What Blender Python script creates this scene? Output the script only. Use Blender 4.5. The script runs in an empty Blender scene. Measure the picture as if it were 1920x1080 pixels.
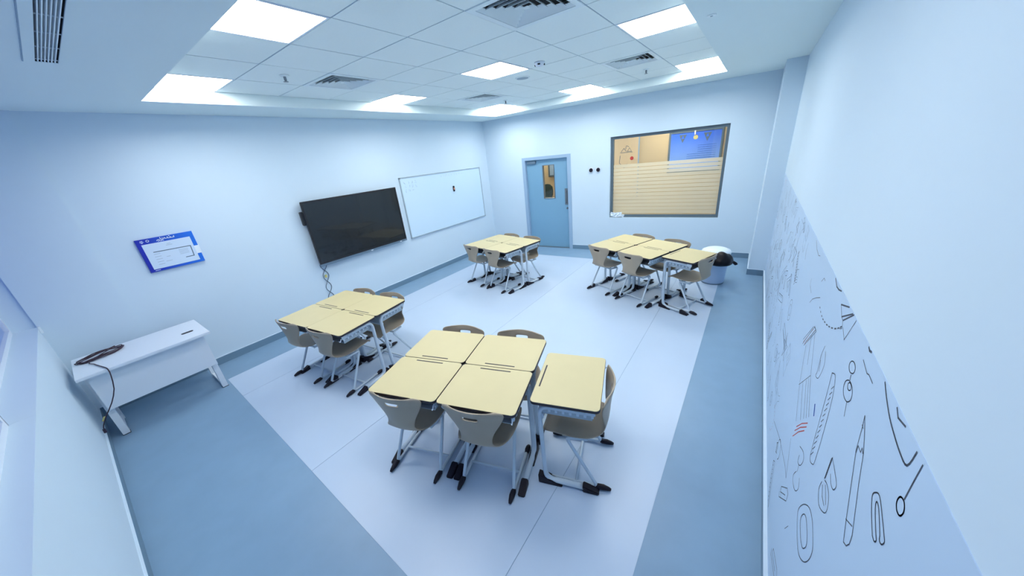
import bpy, bmesh, math, random
from mathutils import Matrix, Vector
random.seed(7)
S = bpy.context.scene
C = S.collection
R = math.radians
# ------------------------------------------------------------------ camera
cd = bpy.data.cameras.new('camera'); cam = bpy.data.objects.new('camera', cd); C.objects.link(cam)
F_PX, YAW, PITCH, ROLL = 608.58, 0.6512, 0.3866, -0.1062
cd.sensor_width = 36; cd.lens = 36 * F_PX / 1920; cd.clip_start = 0.02
fw = Vector((-math.sin(YAW) * math.cos(PITCH), math.cos(YAW) * math.cos(PITCH), -math.sin(PITCH)))
rt = Vector((math.cos(YAW), math.sin(YAW), 0)); up = rt.cross(fw)
r2 = math.cos(ROLL) * rt + math.sin(ROLL) * up; u2 = -math.sin(ROLL) * rt + math.cos(ROLL) * up
cam.matrix_world = Matrix(((r2.x, u2.x, -fw.x, 5.467), (r2.y, u2.y, -fw.y, -6.702), (r2.z, u2.z, -fw.z, 2.191), (0, 0, 0, 1)))
S.camera = cam
# ------------------------------------------------------------------ world: invented blue dusk beyond the windows, added to tint the near end
w = bpy.data.worlds.new('world'); S.world = w; w.use_nodes = True
bg = w.node_tree.nodes['Background']
bg.inputs[0].default_value = (0.16, 0.32, 1.0, 1); bg.inputs[1].default_value = 0.5
# ------------------------------------------------------------------ exposure
S.view_settings.view_transform = 'Standard'; S.view_settings.look = 'None'
S.view_settings.gamma = 1; S.view_settings.use_curve_mapping = False
S.view_settings.exposure = 0.08
PANEL_LIGHT = 20; PANEL_COLOR = (1.0, 0.98, 0.93)
CORRIDOR_LIGHT = 26.0
# ------------------------------------------------------------------ materials
def mat(name, col, rough=0.6, metal=0.0, noise=0.0, scale=8, bump=0.0, emit=None, estr=0, coat=0):
    m = bpy.data.materials.new(name); m.use_nodes = True
    nt = m.node_tree; b = nt.nodes['Principled BSDF']
    b.inputs['Base Color'].default_value = (*col, 1); b.inputs['Roughness'].default_value = rough
    b.inputs['Metallic'].default_value = metal
    if coat: b.inputs['Coat Weight'].default_value = coat
    if noise or bump:
        tc = nt.nodes.new('ShaderNodeTexCoord'); n = nt.nodes.new('ShaderNodeTexNoise')
        n.inputs['Scale'].default_value = scale; n.inputs['Detail'].default_value = 4
        nt.links.new(tc.outputs['Object'], n.inputs['Vector'])
        if noise:
            mx = nt.nodes.new('ShaderNodeMix'); mx.data_type = 'RGBA'
            mx.inputs['A'].default_value = (*[c * (1 - noise) for c in col], 1)
            mx.inputs['B'].default_value = (*[min(1, c * (1 + noise)) for c in col], 1)
            nt.links.new(n.outputs['Fac'], mx.inputs['Factor']); nt.links.new(mx.outputs['Result'], b.inputs['Base Color'])
        if bump:
            bp = nt.nodes.new('ShaderNodeBump'); bp.inputs['Strength'].default_value = bump; bp.inputs['Distance'].default_value = 0.002
            nt.links.new(n.outputs['Fac'], bp.inputs['Height']); nt.links.new(bp.outputs['Normal'], b.inputs['Normal'])
    if emit:
        b.inputs['Emission Color'].default_value = (*emit, 1); b.inputs['Emission Strength'].default_value = estr
    return m
def glass(name, tint, gloss=0.06):
    m = bpy.data.materials.new(name); m.use_nodes = True; nt = m.node_tree; nt.nodes.clear()
    o = nt.nodes.new('ShaderNodeOutputMaterial'); t = nt.nodes.new('ShaderNodeBsdfTransparent'); t.inputs[0].default_value = (*tint, 1)
    g = nt.nodes.new('ShaderNodeBsdfGlossy'); g.inputs['Roughness'].default_value = 0.03
    mx = nt.nodes.new('ShaderNodeMixShader'); mx.inputs[0].default_value = gloss
    nt.links.new(t.outputs[0], mx.inputs[1]); nt.links.new(g.outputs[0], mx.inputs[2]); nt.links.new(mx.outputs[0], o.inputs[0])
    return m
def frosted(name, col, through=0.45):
    m = bpy.data.materials.new(name); m.use_nodes = True; nt = m.node_tree; nt.nodes.clear()
    o = nt.nodes.new('ShaderNodeOutputMaterial'); t = nt.nodes.new('ShaderNodeBsdfTransparent'); t.inputs[0].default_value = (0.95, 0.95, 0.95, 1)
    d = nt.nodes.new('ShaderNodeBsdfDiffuse'); d.inputs[0].default_value = (*col, 1)
    tr = nt.nodes.new('ShaderNodeBsdfTranslucent'); tr.inputs[0].default_value = (*col, 1)
    a = nt.nodes.new('ShaderNodeMixShader'); a.inputs[0].default_value = 0.6
    mx = nt.nodes.new('ShaderNodeMixShader'); mx.inputs[0].default_value = through
    nt.links.new(d.outputs[0], a.inputs[1]); nt.links.new(tr.outputs[0], a.inputs[2])
    nt.links.new(a.outputs[0], mx.inputs[1]); nt.links.new(t.outputs[0], mx.inputs[2]); nt.links.new(mx.outputs[0], o.inputs[0])
    return m
M = dict(
    wall=mat('wall_paint', (0.62, 0.76, 0.885), 0.75, noise=0.012, scale=3, bump=0.05),
    ceil=mat('ceiling_paint', (0.75, 0.87, 0.90), 0.8, noise=0.01, scale=3),
    tile=mat('mineral_tile', (0.84, 0.93, 0.94), 0.9, noise=0.02, scale=60, bump=0.15),
    grid=mat('grid_metal', (0.30, 0.42, 0.52), 0.5),
    floorgrey=mat('grey_vinyl', (0.22, 0.36, 0.52), 0.38, noise=0.09, scale=5, bump=0.02),
    floorlight=mat('pale_vinyl', (0.49, 0.61, 0.78), 0.34, noise=0.025, scale=4, bump=0.02),
    joint=mat('joint_grey', (0.30, 0.40, 0.55), 0.6),
    skirt=mat('skirting_grey', (0.16, 0.27, 0.38), 0.45, noise=0.03),
    skirttop=mat('skirting_bead', (0.62, 0.75, 0.88), 0.5),
    white=mat('white_enamel', (0.72, 0.80, 0.90), 0.35),
    vent=mat('vent_white', (0.80, 0.90, 0.94), 0.5),
    dark=mat('duct_dark', (0.012, 0.014, 0.018), 0.9),
    wood=mat('maple_laminate', (0.63, 0.555, 0.32), 0.45, noise=0.035, scale=6),
    edge=mat('dark_edge_band', (0.025, 0.02, 0.03), 0.5),
    tube=mat('grey_powder_coat', (0.52, 0.62, 0.72), 0.35),
    cap=mat('black_plastic', (0.012, 0.011, 0.02), 0.42),
    shell=mat('taupe_plastic', (0.38, 0.32, 0.245), 0.42, noise=0.02, scale=20),
    tray=mat('grey_steel_tray', (0.36, 0.44, 0.52), 0.45),
    black=mat('black_bezel', (0.012, 0.013, 0.018), 0.3),
    screen=mat('dark_screen_glass', (0.010, 0.014, 0.018), 0.22, coat=0.3),
    bar=mat('slate_bar', (0.12, 0.19, 0.27), 0.4),
    board=mat('whiteboard_enamel', (0.62, 0.80, 0.96), 0.3),
    alu=mat('brushed_aluminium', (0.42, 0.52, 0.60), 0.4, metal=0.4),
    ink=mat('faint_marker_ink', (0.30, 0.42, 0.58), 0.7),
    door=mat('blue_door_paint', (0.20, 0.40, 0.58), 0.42, noise=0.015, scale=3),
    doorframe=mat('door_frame_paint', (0.33, 0.48, 0.66), 0.45),
    steel=mat('stainless_steel', (0.20, 0.24, 0.28), 0.35, metal=0.6),
    winframe=mat('grey_window_frame', (0.10, 0.15, 0.19), 0.45),
    glass=glass('clear_glass', (0.97, 0.98, 0.98)),
    winglass=glass('outer_glass', (0.92, 0.96, 1.0), 0.08),
    film=frosted('frosted_film', (0.86, 0.84, 0.72), 0.42),
    beige=mat('corridor_beige', (0.58, 0.47, 0.29), 0.7, noise=0.02, scale=2),
    beige2=mat('corridor_panel', (0.70, 0.56, 0.36), 0.6),
    corfloor=mat('corridor_floor', (0.50, 0.40, 0.26), 0.4, noise=0.05),
    corceil=mat('corridor_ceiling', (0.7, 0.7, 0.68), 0.8),
    blue=mat('poster_deep_blue', (0.006, 0.03, 0.55), 0.4),
    paper=mat('poster_paper', (0.62, 0.76, 0.93), 0.6),
    greyink=mat('poster_grey_ink', (0.10, 0.17, 0.25), 0.6),
    faint=mat('poster_faint_ink', (0.42, 0.54, 0.68), 0.6),
    red=mat('red_print', (0.55, 0.05, 0.03), 0.6), orange=mat('orange_print', (0.6, 0.28, 0.18), 0.6),
    blueink=mat('blue_print', (0.02, 0.10, 0.45), 0.6),
    mural=mat('mural_film', (0.50, 0.66, 0.86), 0.5, noise=0.01, scale=3),
    muralink=mat('mural_black_ink', (0.05, 0.065, 0.10), 0.6), muralfaint=mat('mural_grey_ink', (0.22, 0.31, 0.42), 0.6),
    bin=mat('bin_plastic', (0.42, 0.56, 0.78), 0.4), binlid=mat('bin_lid_plastic', (0.78, 0.88, 0.97), 0.35),
    bag=mat('black_bin_bag', (0.004, 0.004, 0.008), 0.38, bump=0.3, scale=25),
    cord=mat('dark_cord', (0.03, 0.012, 0.03), 0.5), greycord=mat('grey_cord', (0.11, 0.16, 0.22), 0.5),
    yellow=mat('yellow_tag', (0.6, 0.55, 0.2), 0.5),
    green=mat('dark_green_upholstery', (0.03, 0.06, 0.05), 0.8, noise=0.2, scale=14),
    panel=mat('lamp_diffuser', (0.9, 0.9, 0.9), 0.5, emit=PANEL_COLOR, estr=PANEL_LIGHT),
    corpanel=mat('corridor_diffuser', (0.9, 0.9, 0.9), 0.5, emit=(1, 0.93, 0.78), estr=CORRIDOR_LIGHT),
)
for k_ in ('bag', 'cap'): M[k_].node_tree.nodes['Principled BSDF'].inputs['Specular IOR Level'].default_value = 0.2
def gradmat(name, top, bot, z0, z1, axis=2):
    m = bpy.data.materials.new(name); m.use_nodes = True; nt = m.node_tree; b = nt.nodes['Principled BSDF']
    tc = nt.nodes.new('ShaderNodeTexCoord'); sp = nt.nodes.new('ShaderNodeSeparateXYZ'); mr = nt.nodes.new('ShaderNodeMapRange')
    cr = nt.nodes.new('ShaderNodeMix'); cr.data_type = 'RGBA'
    nt.links.new(tc.outputs['Object'], sp.inputs[0]); nt.links.new(sp.outputs[axis], mr.inputs[0])
    mr.inputs[1].default_value = z0; mr.inputs[2].default_value = z1
    cr.inputs['A'].default_value = (*bot, 1); cr.inputs['B'].default_value = (*top, 1)
    nt.links.new(mr.outputs[0], cr.inputs['Factor']); nt.links.new(cr.outputs['Result'], b.inputs['Base Color'])
    b.inputs['Roughness'].default_value = 0.5
    return m
M['bluefade'] = gradmat('poster_blue_print', (0.006, 0.16, 0.75), (0.006, 0.02, 0.42), -6.22, -5.80, 1)   # a print that runs from navy to bright blue
M['corposter'] = gradmat('corridor_poster_print', (0.04, 0.16, 0.85), (0.25, 0.46, 0.95), 1.6, 2.2)
# ------------------------------------------------------------------ mesh helpers
def box(bm, x0, x1, y0, y1, z0, z1, sh=None):
    vs = [bm.verts.new((x, y, z)) for z in (z0, z1) for y in (y0, y1) for x in (x0, x1)]
    for f in ((0, 2, 3, 1), (4, 5, 7, 6), (0, 1, 5, 4), (2, 6, 7, 3), (0, 4, 6, 2), (1, 3, 7, 5)): bm.faces.new([vs[i] for i in f])
    return vs
def B(*bs):
    bm = bmesh.new()
    for b in bs: box(bm, *b)
    return bm
def DX(x, t, z): return (x, 0.079 * x + t, z)       # along the door wall: distance x, depth t, height z
def dbox(bm, x0, x1, t0, t1, z0, z1):
    vs = box(bm, x0, x1, t0, t1, z0, z1)
    for v in vs: v.co.y += 0.079 * v.co.x
def DB(*bs):
    bm = bmesh.new()
    for b in bs: dbox(bm, *b)
    return bm
def tube(bm, pts, r, n=8, close=False, ry=None):
    pts = [Vector(p) for p in pts]; rings = []; N = len(pts); last = None
    for i, p in enumerate(pts):
        a = pts[i - 1] if i or close else p; b = pts[(i + 1) % N] if i < N - 1 or close else p
        d = (b - a).normalized()
        if last is None:
            ref = Vector((1, 0, 0)) if abs(d.x) < 0.9 else Vector((0, 0, 1)); u = d.cross(ref).normalized()
        else: u = (last - d * last.dot(d)).normalized()
        last = u; v = d.cross(u)
        rr = r[i] if isinstance(r, (list, tuple)) else r
        rings.append([bm.verts.new(p + u * rr * math.cos(2 * math.pi * k / n) + v * (ry or rr) * math.sin(2 * math.pi * k / n)) for k in range(n)])
    for i in range(N if close else N - 1):
        A, Bn = rings[i], rings[(i + 1) % N]
        for k in range(n): bm.faces.new((A[k], A[(k + 1) % n], Bn[(k + 1) % n], Bn[k]))
    if not close:
        bm.faces.new(rings[0][::-1]); bm.faces.new(rings[-1])
def round_path(pts, rad, seg=5):
    pts = [Vector(p) for p in pts]; out = [pts[0]]
    for i in range(1, len(pts) - 1):
        a, p, b = pts[i - 1], pts[i], pts[i + 1]
        da = (a - p); db = (b - p); l = min(rad, da.length * .49, db.length * .49)
        s, e = p + da.normalized() * l, p + db.normalized() * l
        for k in range(seg + 1):
            t = k / seg; out.append(s * (1 - t) ** 2 + p * 2 * t * (1 - t) + e * t * t)
    return out + [pts[-1]]
def catmull(P, n):
    out = []
    for i in range(len(P) - 1):
        p0, p1, p2, p3 = P[max(i - 1, 0)], P[i], P[i + 1], P[min(i + 2, len(P) - 1)]
        for k in range(n):
            t = k / n
            out.append(tuple(0.5 * (2 * b + (c - a) * t + (2 * a - 5 * b + 4 * c - d) * t * t + (3 * b - a - 3 * c + d) * t ** 3) for a, b, c, d in zip(p0, p1, p2, p3)))
    return out + [tuple(P[-1])]
def lathe(bm, prof, n=24, cx=0, cy=0):
    rings = [[bm.verts.new((cx + r * math.cos(2 * math.pi * k / n), cy + r * math.sin(2 * math.pi * k / n), z)) for k in range(n)] for r, z in prof]
    for a, b in zip(rings, rings[1:]):
        for k in range(n): bm.faces.new((a[k], a[(k + 1) % n], b[(k + 1) % n], b[k]))
    bm.faces.new(rings[0][::-1]); bm.faces.new(rings[-1])
def obj(name, bm, m, parent=None, smooth=False, bevel=0):
    if bevel: bmesh.ops.bevel(bm, geom=bm.edges[:], offset=bevel, segments=2, affect='EDGES', clamp_overlap=True)
    bmesh.ops.recalc_face_normals(bm, faces=bm.faces)
    me = bpy.data.meshes.new(name); bm.to_mesh(me); bm.free()
    if smooth:
        for p in me.polygons: p.use_smooth = True
    me.materials.append(M[m] if isinstance(m, str) else m)
    o = bpy.data.objects.new(name, me); C.objects.link(o)
    if parent: o.parent = parent
    return o
def struct(name, bm, m): o = obj(name, bm, m); o['kind'] = 'structure'; return o
def tag(o, label, cat, group=None):
    o['label'] = label; o['category'] = cat
    if group: o['group'] = group
    return o
def thing(name, label, cat, loc=(0, 0, 0), rz=0, group=None):
    o = bpy.data.objects.new(name, None); C.objects.link(o); o.empty_display_size = 0.1
    o.location = loc; o.rotation_euler = (0, 0, rz); return tag(o, label, cat, group)
def dup(root, loc=None, rz=None, label=None, group=None):
    def rec(o, par):
        c = o.copy(); C.objects.link(c); c.parent = par
        for ch in o.children: rec(ch, c)
        return c
    kids = list(root.children); r = root.copy(); C.objects.link(r)
    for k in kids: rec(k, r)
    if loc: r.location = loc
    if rz is not None: r.rotation_euler = (0, 0, rz)
    if label: r['label'] = label
    if group: r['group'] = group
    return r
ZC, ZT = 2.99, 3.106
NY, RX = -7.15, 5.81
FAR = 0.079
# ------------------------------------------------------------------ floor
floor = struct('floor', B((-0.15, 6.1, -7.5, 3.0, -0.1, 0.0)), 'floorgrey')
def quad_sheet(x0, x1):
    bm = bmesh.new(); g = 0.002
    ya = lambda x: -6.165 - 0.028 * (x - 0.557); yb = lambda x: -0.565 + 0.04 * x
    P = [(x0 + g, ya(x0)), (x1 - g, ya(x1)), (x1 - g, yb(x1)), (x0 + g, yb(x0))]
    lo = [bm.verts.new((x, y, 0.0002)) for x, y in P]; hi = [bm.verts.new((x, y, 0.002)) for x, y in P]
    bm.faces.new(hi); bm.faces.new(lo[::-1])
    for i in range(4): bm.faces.new((lo[i], lo[(i + 1) % 4], hi[(i + 1) % 4], hi[i]))
    return bm
for x0, x1 in ((0.557, 1.14), (1.14, 2.89), (2.89, 4.64), (4.64, 5.235)): obj('vinyl_sheet', quad_sheet(x0, x1), 'floorlight', floor)
# ------------------------------------------------------------------ walls
struct('wall_left', B((-0.15, 0, -7.5, 0.2, 0, 3.3)), 'wall')
struct('trim_1', B((0, 0.022, -7.15, -6.56, 0.1, ZC)), 'wall')            # shallow pier at the near end of the screen wall
bm = DB((-0.15, 0.987, 0, 0.15, 0, 3.3), (0.987, 2.173, 0, 0.15, 2.10, 3.3), (2.173, 3.017, 0, 0.15, 0, 3.3),
        (3.017, 5.009, 0, 0.15, 0, 0.739), (3.017, 5.009, 0, 0.15, 2.328, 3.3), (5.009, 6.1, 0, 0.15, 0, 3.3))
struct('wall_back', bm, 'wall')
struct('wall_right', B((RX, RX + 0.15, -7.5, 0.6, 0, 3.3)), 'wall')
struct('trim_2', B((5.59, RX + .01, -0.46, 0.5, 0, ZC)), 'wall')             # boxed column in the far right corner
struct('wall_near', B((-0.15, 5.96, -7.35, NY, 0, 1.1), (-0.15, 5.96, -7.35, NY, 2.75, 3.3), (5.3, 5.96, -7.35, NY, 1.1, 2.75)), 'wall')
def skirt(name, b, bead, fn):
    o = struct(name, fn(b), 'skirt'); t = obj('top_bead', fn(bead), 'skirttop', o); return o
bt = 0.014
skirt('baseboard_left', (0, bt, NY, 0.0, 0, 0.095), (0, bt + .001, NY, 0.0, 0.095, 0.1), B)
s = struct('baseboard_back', DB((0, 0.985, -bt, 0, 0, 0.095), (2.175, 5.59, -bt, 0, 0, 0.095)), 'skirt')
obj('top_bead', DB((0, 0.985, -bt, 0, 0.095, 0.1), (2.175, 5.59, -bt, 0, 0.095, 0.1)), 'skirttop', s)
skirt('trim_3', (5.576, RX, -0.46 - bt, -0.46, 0, 0.095), (5.576, RX, -0.46 - bt, -0.46, 0.095, 0.1), B)
skirt('trim_4', (5.576, 5.59, -0.46, 0.43, 0, 0.095), (5.576, 5.59, -0.46, 0.43, 0.095, 0.1), B)
skirt('baseboard_right', (RX - bt, RX, NY, -0.46, 0, 0.095), (RX - bt - .006, RX, NY, -0.46, 0.095, 0.1), B)
skirt('baseboard_near', (0, RX, NY, NY + bt, 0, 0.095), (0, RX, NY, NY + bt, 0.095, 0.1), B)
# ------------------------------------------------------------------ ceiling: plaster border round a raised tray of mineral tiles
TX0, TY0 = 0.73, -5.82
TX1, TY1 = TX0 + 4.2, TY0 + 5.4
ceil = struct('ceiling', B((-0.15, TX0, -7.4, 0.7, ZC, 3.3), (TX1, 6.0, -7.4, 0.7, ZC, 3.3), (TX0, 1.87, -7.4, TY0, ZC, 3.3), (1.87, TX1, -7.4, -6.412, ZC, 3.3), (1.87, TX1, -6.322, TY0, ZC, 3.3), (1.87, TX1, -6.412, -6.322, ZC + .1, 3.3), (TX0, TX1, TY1, 0.7, ZC, 3.3),
                           (TX0, TX1, TY0, TY1, 3.16, 3.3)), 'ceil')
bm = bmesh.new()
for i in range(8): box(bm, TX0 + .6 * i - .012, TX0 + .6 * i + .012, TY0, TY1, ZT + .004, ZT + .03)
for j in range(10): box(bm, TX0, TX1, TY0 + .6 * j - .012, TY0 + .6 * j + .012, ZT + .005, ZT + .029)
obj('ceiling_grid', bm, 'grid', ceil)
lights = [(i, j) for j in (0, 4, 8) for i in (0, 3, 6)]
vents = [(1, 2), (5, 2), (1, 6), (5, 6)]
tile0 = None
for i in range(7):
    for j in range(9):
        if (i, j) in lights or (i, j) in vents: continue
        if tile0 is None:
            tile0 = obj('ceiling_tile', B((-.2945, .2945, -.2945, .2945, 0, .014)), 'tile', ceil); t = tile0
        else: t = tile0.copy(); C.objects.link(t); t.parent = ceil
        t.location = (TX0 + .6 * i + .3, TY0 + .6 * j + .3, ZT + random.uniform(0, .0015))
rowname = {0: 'nearest row', 4: 'middle row', 8: 'far row by the door wall'}; colname = {0: 'on the screen-wall side', 3: 'in the centre', 6: 'on the drawing-wall side'}
lt = None
for i, j in lights:
    loc = (TX0 + .6 * i + .3, TY0 + .6 * j + .3, ZT)
    lab = 'square glowing white ceiling panel light, %s, %s' % (rowname[j], colname[i])
    if lt is None:
        lt = thing('ceiling_light', lab, 'light', loc, 0, 'square ceiling panel lights')
        obj('frame', B((-.296, .296, -.296, -.28, -.002, .03), (-.296, .296, .28, .296, -.002, .03), (-.296, -.28, -.28, .28, -.002, .03), (.28, .296, -.28, .28, -.002, .03)), 'white', lt)
        obj('diffuser', B((-.28, .28, -.28, .28, .002, .02)), 'panel', lt)
    else: dup(lt, loc, 0, lab)
# four-way diffusers with sloping louvres
vn = {(1, 2): 'left side, nearer one', (5, 2): 'right side, nearer one at the top edge', (1, 6): 'left side, farther one', (5, 6): 'right side, farther one'}
vt = None
for i, j in vents:
    loc = (TX0 + .6 * i + .3, TY0 + .6 * j + .3, ZT); lab = 'square white ceiling air diffuser with dark slots, %s' % vn[(i, j)]
    if vt is None:
        vt = thing('air_diffuser', lab, 'vent', loc, 0, 'square ceiling air diffusers')
        obj('frame', B((-.296, .296, -.296, -.25, -.003, .012), (-.296, .296, .25, .296, -.003, .012), (-.296, -.25, -.25, .25, -.003, .012), (.25, .296, -.25, .25, -.003, .012)), 'vent', vt)
        obj('duct', B((-.25, .25, -.25, .25, .048, .05)), 'dark', vt)
        for k in range(5):
            ro = .247 - .047 * k; ri = ro - .020
            bm = bmesh.new(); th = .002
            def ring(r, z): return [bm.verts.new((sx * r, sy * r, z)) for sx, sy in ((-1, -1), (1, -1), (1, 1), (-1, 1))]
            a, b_, c_, d_ = ring(ro, 0.0), ring(ri, .022), ring(ri, .024), ring(ro, .003)
            for q in range(4):
                n = (q + 1) % 4
                for u, v in ((a, b_), (b_, c_), (c_, d_), (d_, a)): bm.faces.new((u[q], u[n], v[n], v[q]))
            obj('louvre', bm, 'vent', vt)
        obj('centre_plate', B((-.02, .02, -.02, .02, 0.0, .004)), 'vent', vt)
    else: dup(vt, loc, 0, lab)
# long linear grille in the plaster border
g = thing('linear_grille', 'long slotted white air grille in the plaster ceiling, top left', 'vent', (1.87, -6.367, ZC))
obj('backing', B((0, 3.06, -.045, .045, .094, .1), (0, 3.06, -.045, -.0445, -.003, .094), (0, 3.06, .0445, .045, -.003, .094), (0, .0005, -.044, .044, -.003, .094)), 'dark', g)
obj('frame', B((-.03, 3.06, .044, .075, -.006, .0), (-.03, 3.06, -.085, -.044, -.006, .0), (-.03, 0, -.044, .044, -.006, .0), (3.03, 3.06, -.044, .044, -.006, .0)), 'ceil', g)
for k in range(6):
    y = -.045 + .09 * (k + 1) / 7
    obj('slat', B((0, 3.06, y - .0022, y + .0022, -.004, .022)), 'vent', g)
for k in range(11): obj('cross_bar', B((.03 + k * .27, .034 + k * .27, -.045, .045, .0, .005)), 'vent', g)
obj('edge_line', B((-.03, 3.06, -.089, -.085, -.004, .0)), 'grid', g)
# small ceiling fittings
sp = thing('sprinkler', 'small sprinkler head beside the left-hand air diffuser', 'sprinkler', (1.664, -4.926, ZT), 0, 'ceiling sprinklers')
bm = bmesh.new(); lathe(bm, [(.042, 0), (.042, -.004), (.03, -.012)], 16); obj('escutcheon', bm, 'vent', sp, True)
bm = bmesh.new(); lathe(bm, [(.012, -.01), (.012, -.04), (.006, -.05)], 10); obj('body', bm, 'steel', sp)
bm = bmesh.new(); lathe(bm, [(.022, -.052), (.022, -.055)], 14); obj('deflector', bm, 'steel', sp)
dup(sp, (4.025, -1.225, ZT), 0, 'small sprinkler head beside the right-hand air diffuser')
dup(sp, (1.638, -1.282, ZT), 0, 'small sprinkler head above the far light near the corner')
d = thing('smoke_detector', 'round white smoke detector with dark slots, centre of the ceiling', 'detector', (3.35, -2.99, ZT))
bm = bmesh.new(); lathe(bm, [(.058, 0), (.058, -.018), (.045, -.036), (.02, -.042)], 20); obj('body', bm, 'white', d, True)
for a in range(4):
    bm = B((.036, .056, -.014, .014, -.033, -.02)); bmesh.ops.rotate(bm, verts=bm.verts, cent=(0, 0, 0), matrix=Matrix.Rotation(R(90 * a + 20), 3, 'Z')); obj('slot', bm, 'dark', d)
d = thing('ceiling_speaker', 'flat round pale ceiling speaker behind the smoke detector', 'speaker', (2.816, -2.52, ZT))
bm = bmesh.new(); lathe(bm, [(.095, 0), (.095, -.004), (.08, -.008)], 24); obj('rim', bm, 'vent', d, True)
bm = bmesh.new(); lathe(bm, [(.078, -.0085), (.078, -.0095)], 24); obj('grille', bm, 'grid', d)
d = thing('blanking_plate', 'tiny pale disc on the plaster ceiling right of the near light', 'plate', (5.04, -3.40, ZC))
bm = bmesh.new(); lathe(bm, [(.032, 0), (.03, -.006)], 16); obj('disc', bm, 'vent', d)
bm = bmesh.new(); lathe(bm, [(.01, -.006), (.008, -.009)], 10); obj('centre', bm, 'grid', d)
# ------------------------------------------------------------------ door
dr = bpy.data.objects.new('door_1', None); C.objects.link(dr); dr['kind'] = 'structure'
obj('door_frame', DB((0.987, 1.065, -.012, .13, 0, 2.10), (2.095, 2.173, -.012, .13, 0, 2.10), (1.065, 2.095, -.012, .13, 2.035, 2.10)), 'doorframe', dr)
leaf = DB((1.067, 1.473, .05, .09, .01, 2.033), (1.757, 2.093, .05, .09, .01, 2.033), (1.473, 1.757, .05, .09, .01, 1.17), (1.473, 1.757, .05, .09, 1.905, 2.033))
leaf = obj('door_leaf', leaf, 'door', dr)
obj('vision_bead', DB((1.468, 1.482, .04, .10, 1.165, 1.91), (1.748, 1.762, .04, .10, 1.165, 1.91), (1.482, 1.748, .04, .10, 1.165, 1.179), (1.482, 1.748, .04, .10, 1.896, 1.91)), 'steel', leaf)
obj('vision_pane', DB((1.48, 1.75, .067, .071, 1.177, 1.898)), 'glass', leaf)
obj('handle_plate', DB((1.995, 2.07, .044, .05, 1.02, 1.38)), 'steel', leaf)
bm = bmesh.new(); tube(bm, round_path([DX(2.035, .046, 1.07), DX(2.035, .0, 1.07), DX(2.035, .0, 1.33), DX(2.035, .046, 1.33)], .03), .010); obj('pull_handle', bm, 'steel', leaf, True)
bm = bmesh.new(); tube(bm, [DX(2.045, .05, .94), DX(2.045, .03, .94)], .022, 14); obj('lock', bm, 'steel', leaf)
obj('door_closer', DB((1.10, 1.32, .012, .05, 1.955, 2.01)), 'bar', leaf)
obj('threshold', DB((1.065, 2.095, .0, .13, 0, .008)), 'steel', dr)
# ------------------------------------------------------------------ inner window with striped frosted film
wn = bpy.data.objects.new('window_1', None); C.objects.link(wn); wn['kind'] = 'structure'
a, b, z0, z1, fwid = 3.019, 5.007, .741, 2.326, .045
fo = obj('window_frame', DB((a, a + fwid, .05, .11, z0, z1), (b - fwid, b, .05, .11, z0, z1), (a + fwid, b - fwid, .05, .11, z0, z0 + .05), (a + fwid, b - fwid, .05, .11, z1 - .05, z1)), 'winframe', wn)
pn = obj('window_pane', DB((a + fwid, b - fwid, .082, .088, z0 + .05, z1 - .05)), 'glass', wn)
for k in range(14):
    zz = 1.795 - .0705 * (k + 1)
    gap = .010 if k < 8 else .006
    obj('film_strip', DB((a + fwid, b - fwid, .0795, .081, zz + gap, zz + .0705)), 'film', pn)
pp = thing('paper_sheet', 'crumpled white papers on the lower left corner of the inner window', 'paper', DX(3.17, .03, .741))
for k, (x, yy, rz, sz) in enumerate(((-.07, 0, .3, .15), (.03, -.01, -.2, .16), (.10, .005, .5, .10))):
    bm = bmesh.new()
    n = 5; g2 = [[bm.verts.new(((u - 2) / 4 * sz, yy + .012 * math.sin(3 * u + 2 * v + k) , .01 + v / 4 * sz * .6)) for u in range(n)] for v in range(n)]
    for u in range(n - 1):
        for v in range(n - 1): bm.faces.new((g2[v][u], g2[v][u + 1], g2[v + 1][u + 1], g2[v + 1][u]))
    bmesh.ops.rotate(bm, verts=bm.verts, cent=(0, 0, .03), matrix=Matrix.Rotation(rz * .5, 3, 'Y'))
    bmesh.ops.translate(bm, verts=bm.verts, vec=(x, -.012, .0))
    bmesh.ops.solidify(bm, geom=bm.faces[:], thickness=.003)
    obj('sheet', bm, 'binlid', pp)
# ------------------------------------------------------------------ corridor behind
struct('wall_corridor', DB((2.4, 6.2, 1.6, 1.75, 0, 3.2), (2.4, 2.52, 1.75, 6.6, 0, 3.2), (-5.5, 2.52, 6.5, 6.65, 0, 3.2)), 'beige')
struct('ceiling_corridor', DB((-5.5, 6.2, .15, 1.6, 2.75, 2.9), (-5.5, 2.4, 1.6, 6.5, 2.75, 2.9)), 'corceil')
struct('floor_corridor', DB((-5.5, 6.2, .15, 1.6, -.05, .012), (-5.5, 2.4, 1.6, 6.5, -.05, .012)), 'corfloor')
struct('wall_corridor_end', DB((-5.6, -5.5, .15, 6.65, 0, 3.2), (-5.5, -.15, 0, .15, 0, 3.2), (6.2, 6.3, .15, 1.75, 0, 3.2)), 'beige')
for x, tt, w_ in ((1.6, .85, 'beyond the door'), (4.0, .85, 'beyond the inner window'), (-1.2, 4.2, 'over the dark lobby chairs'), (-1.9, 6.0, 'near the lobby back wall'), (.6, 2.6, 'between door and lobby chairs, added to brighten the lobby')):  # lamps out of view; an extra one added to brighten the lobby
    t = thing('corridor_light', 'flat ceiling light in the corridor ' + w_, 'light', DX(x, tt, 2.75))
    obj('frame', B((-.62, .62, -.17, .17, -.02, 0)), 'white', t); obj('diffuser', B((-.6, .6, -.15, .15, -.024, -.02)), 'corpanel', t)
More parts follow.
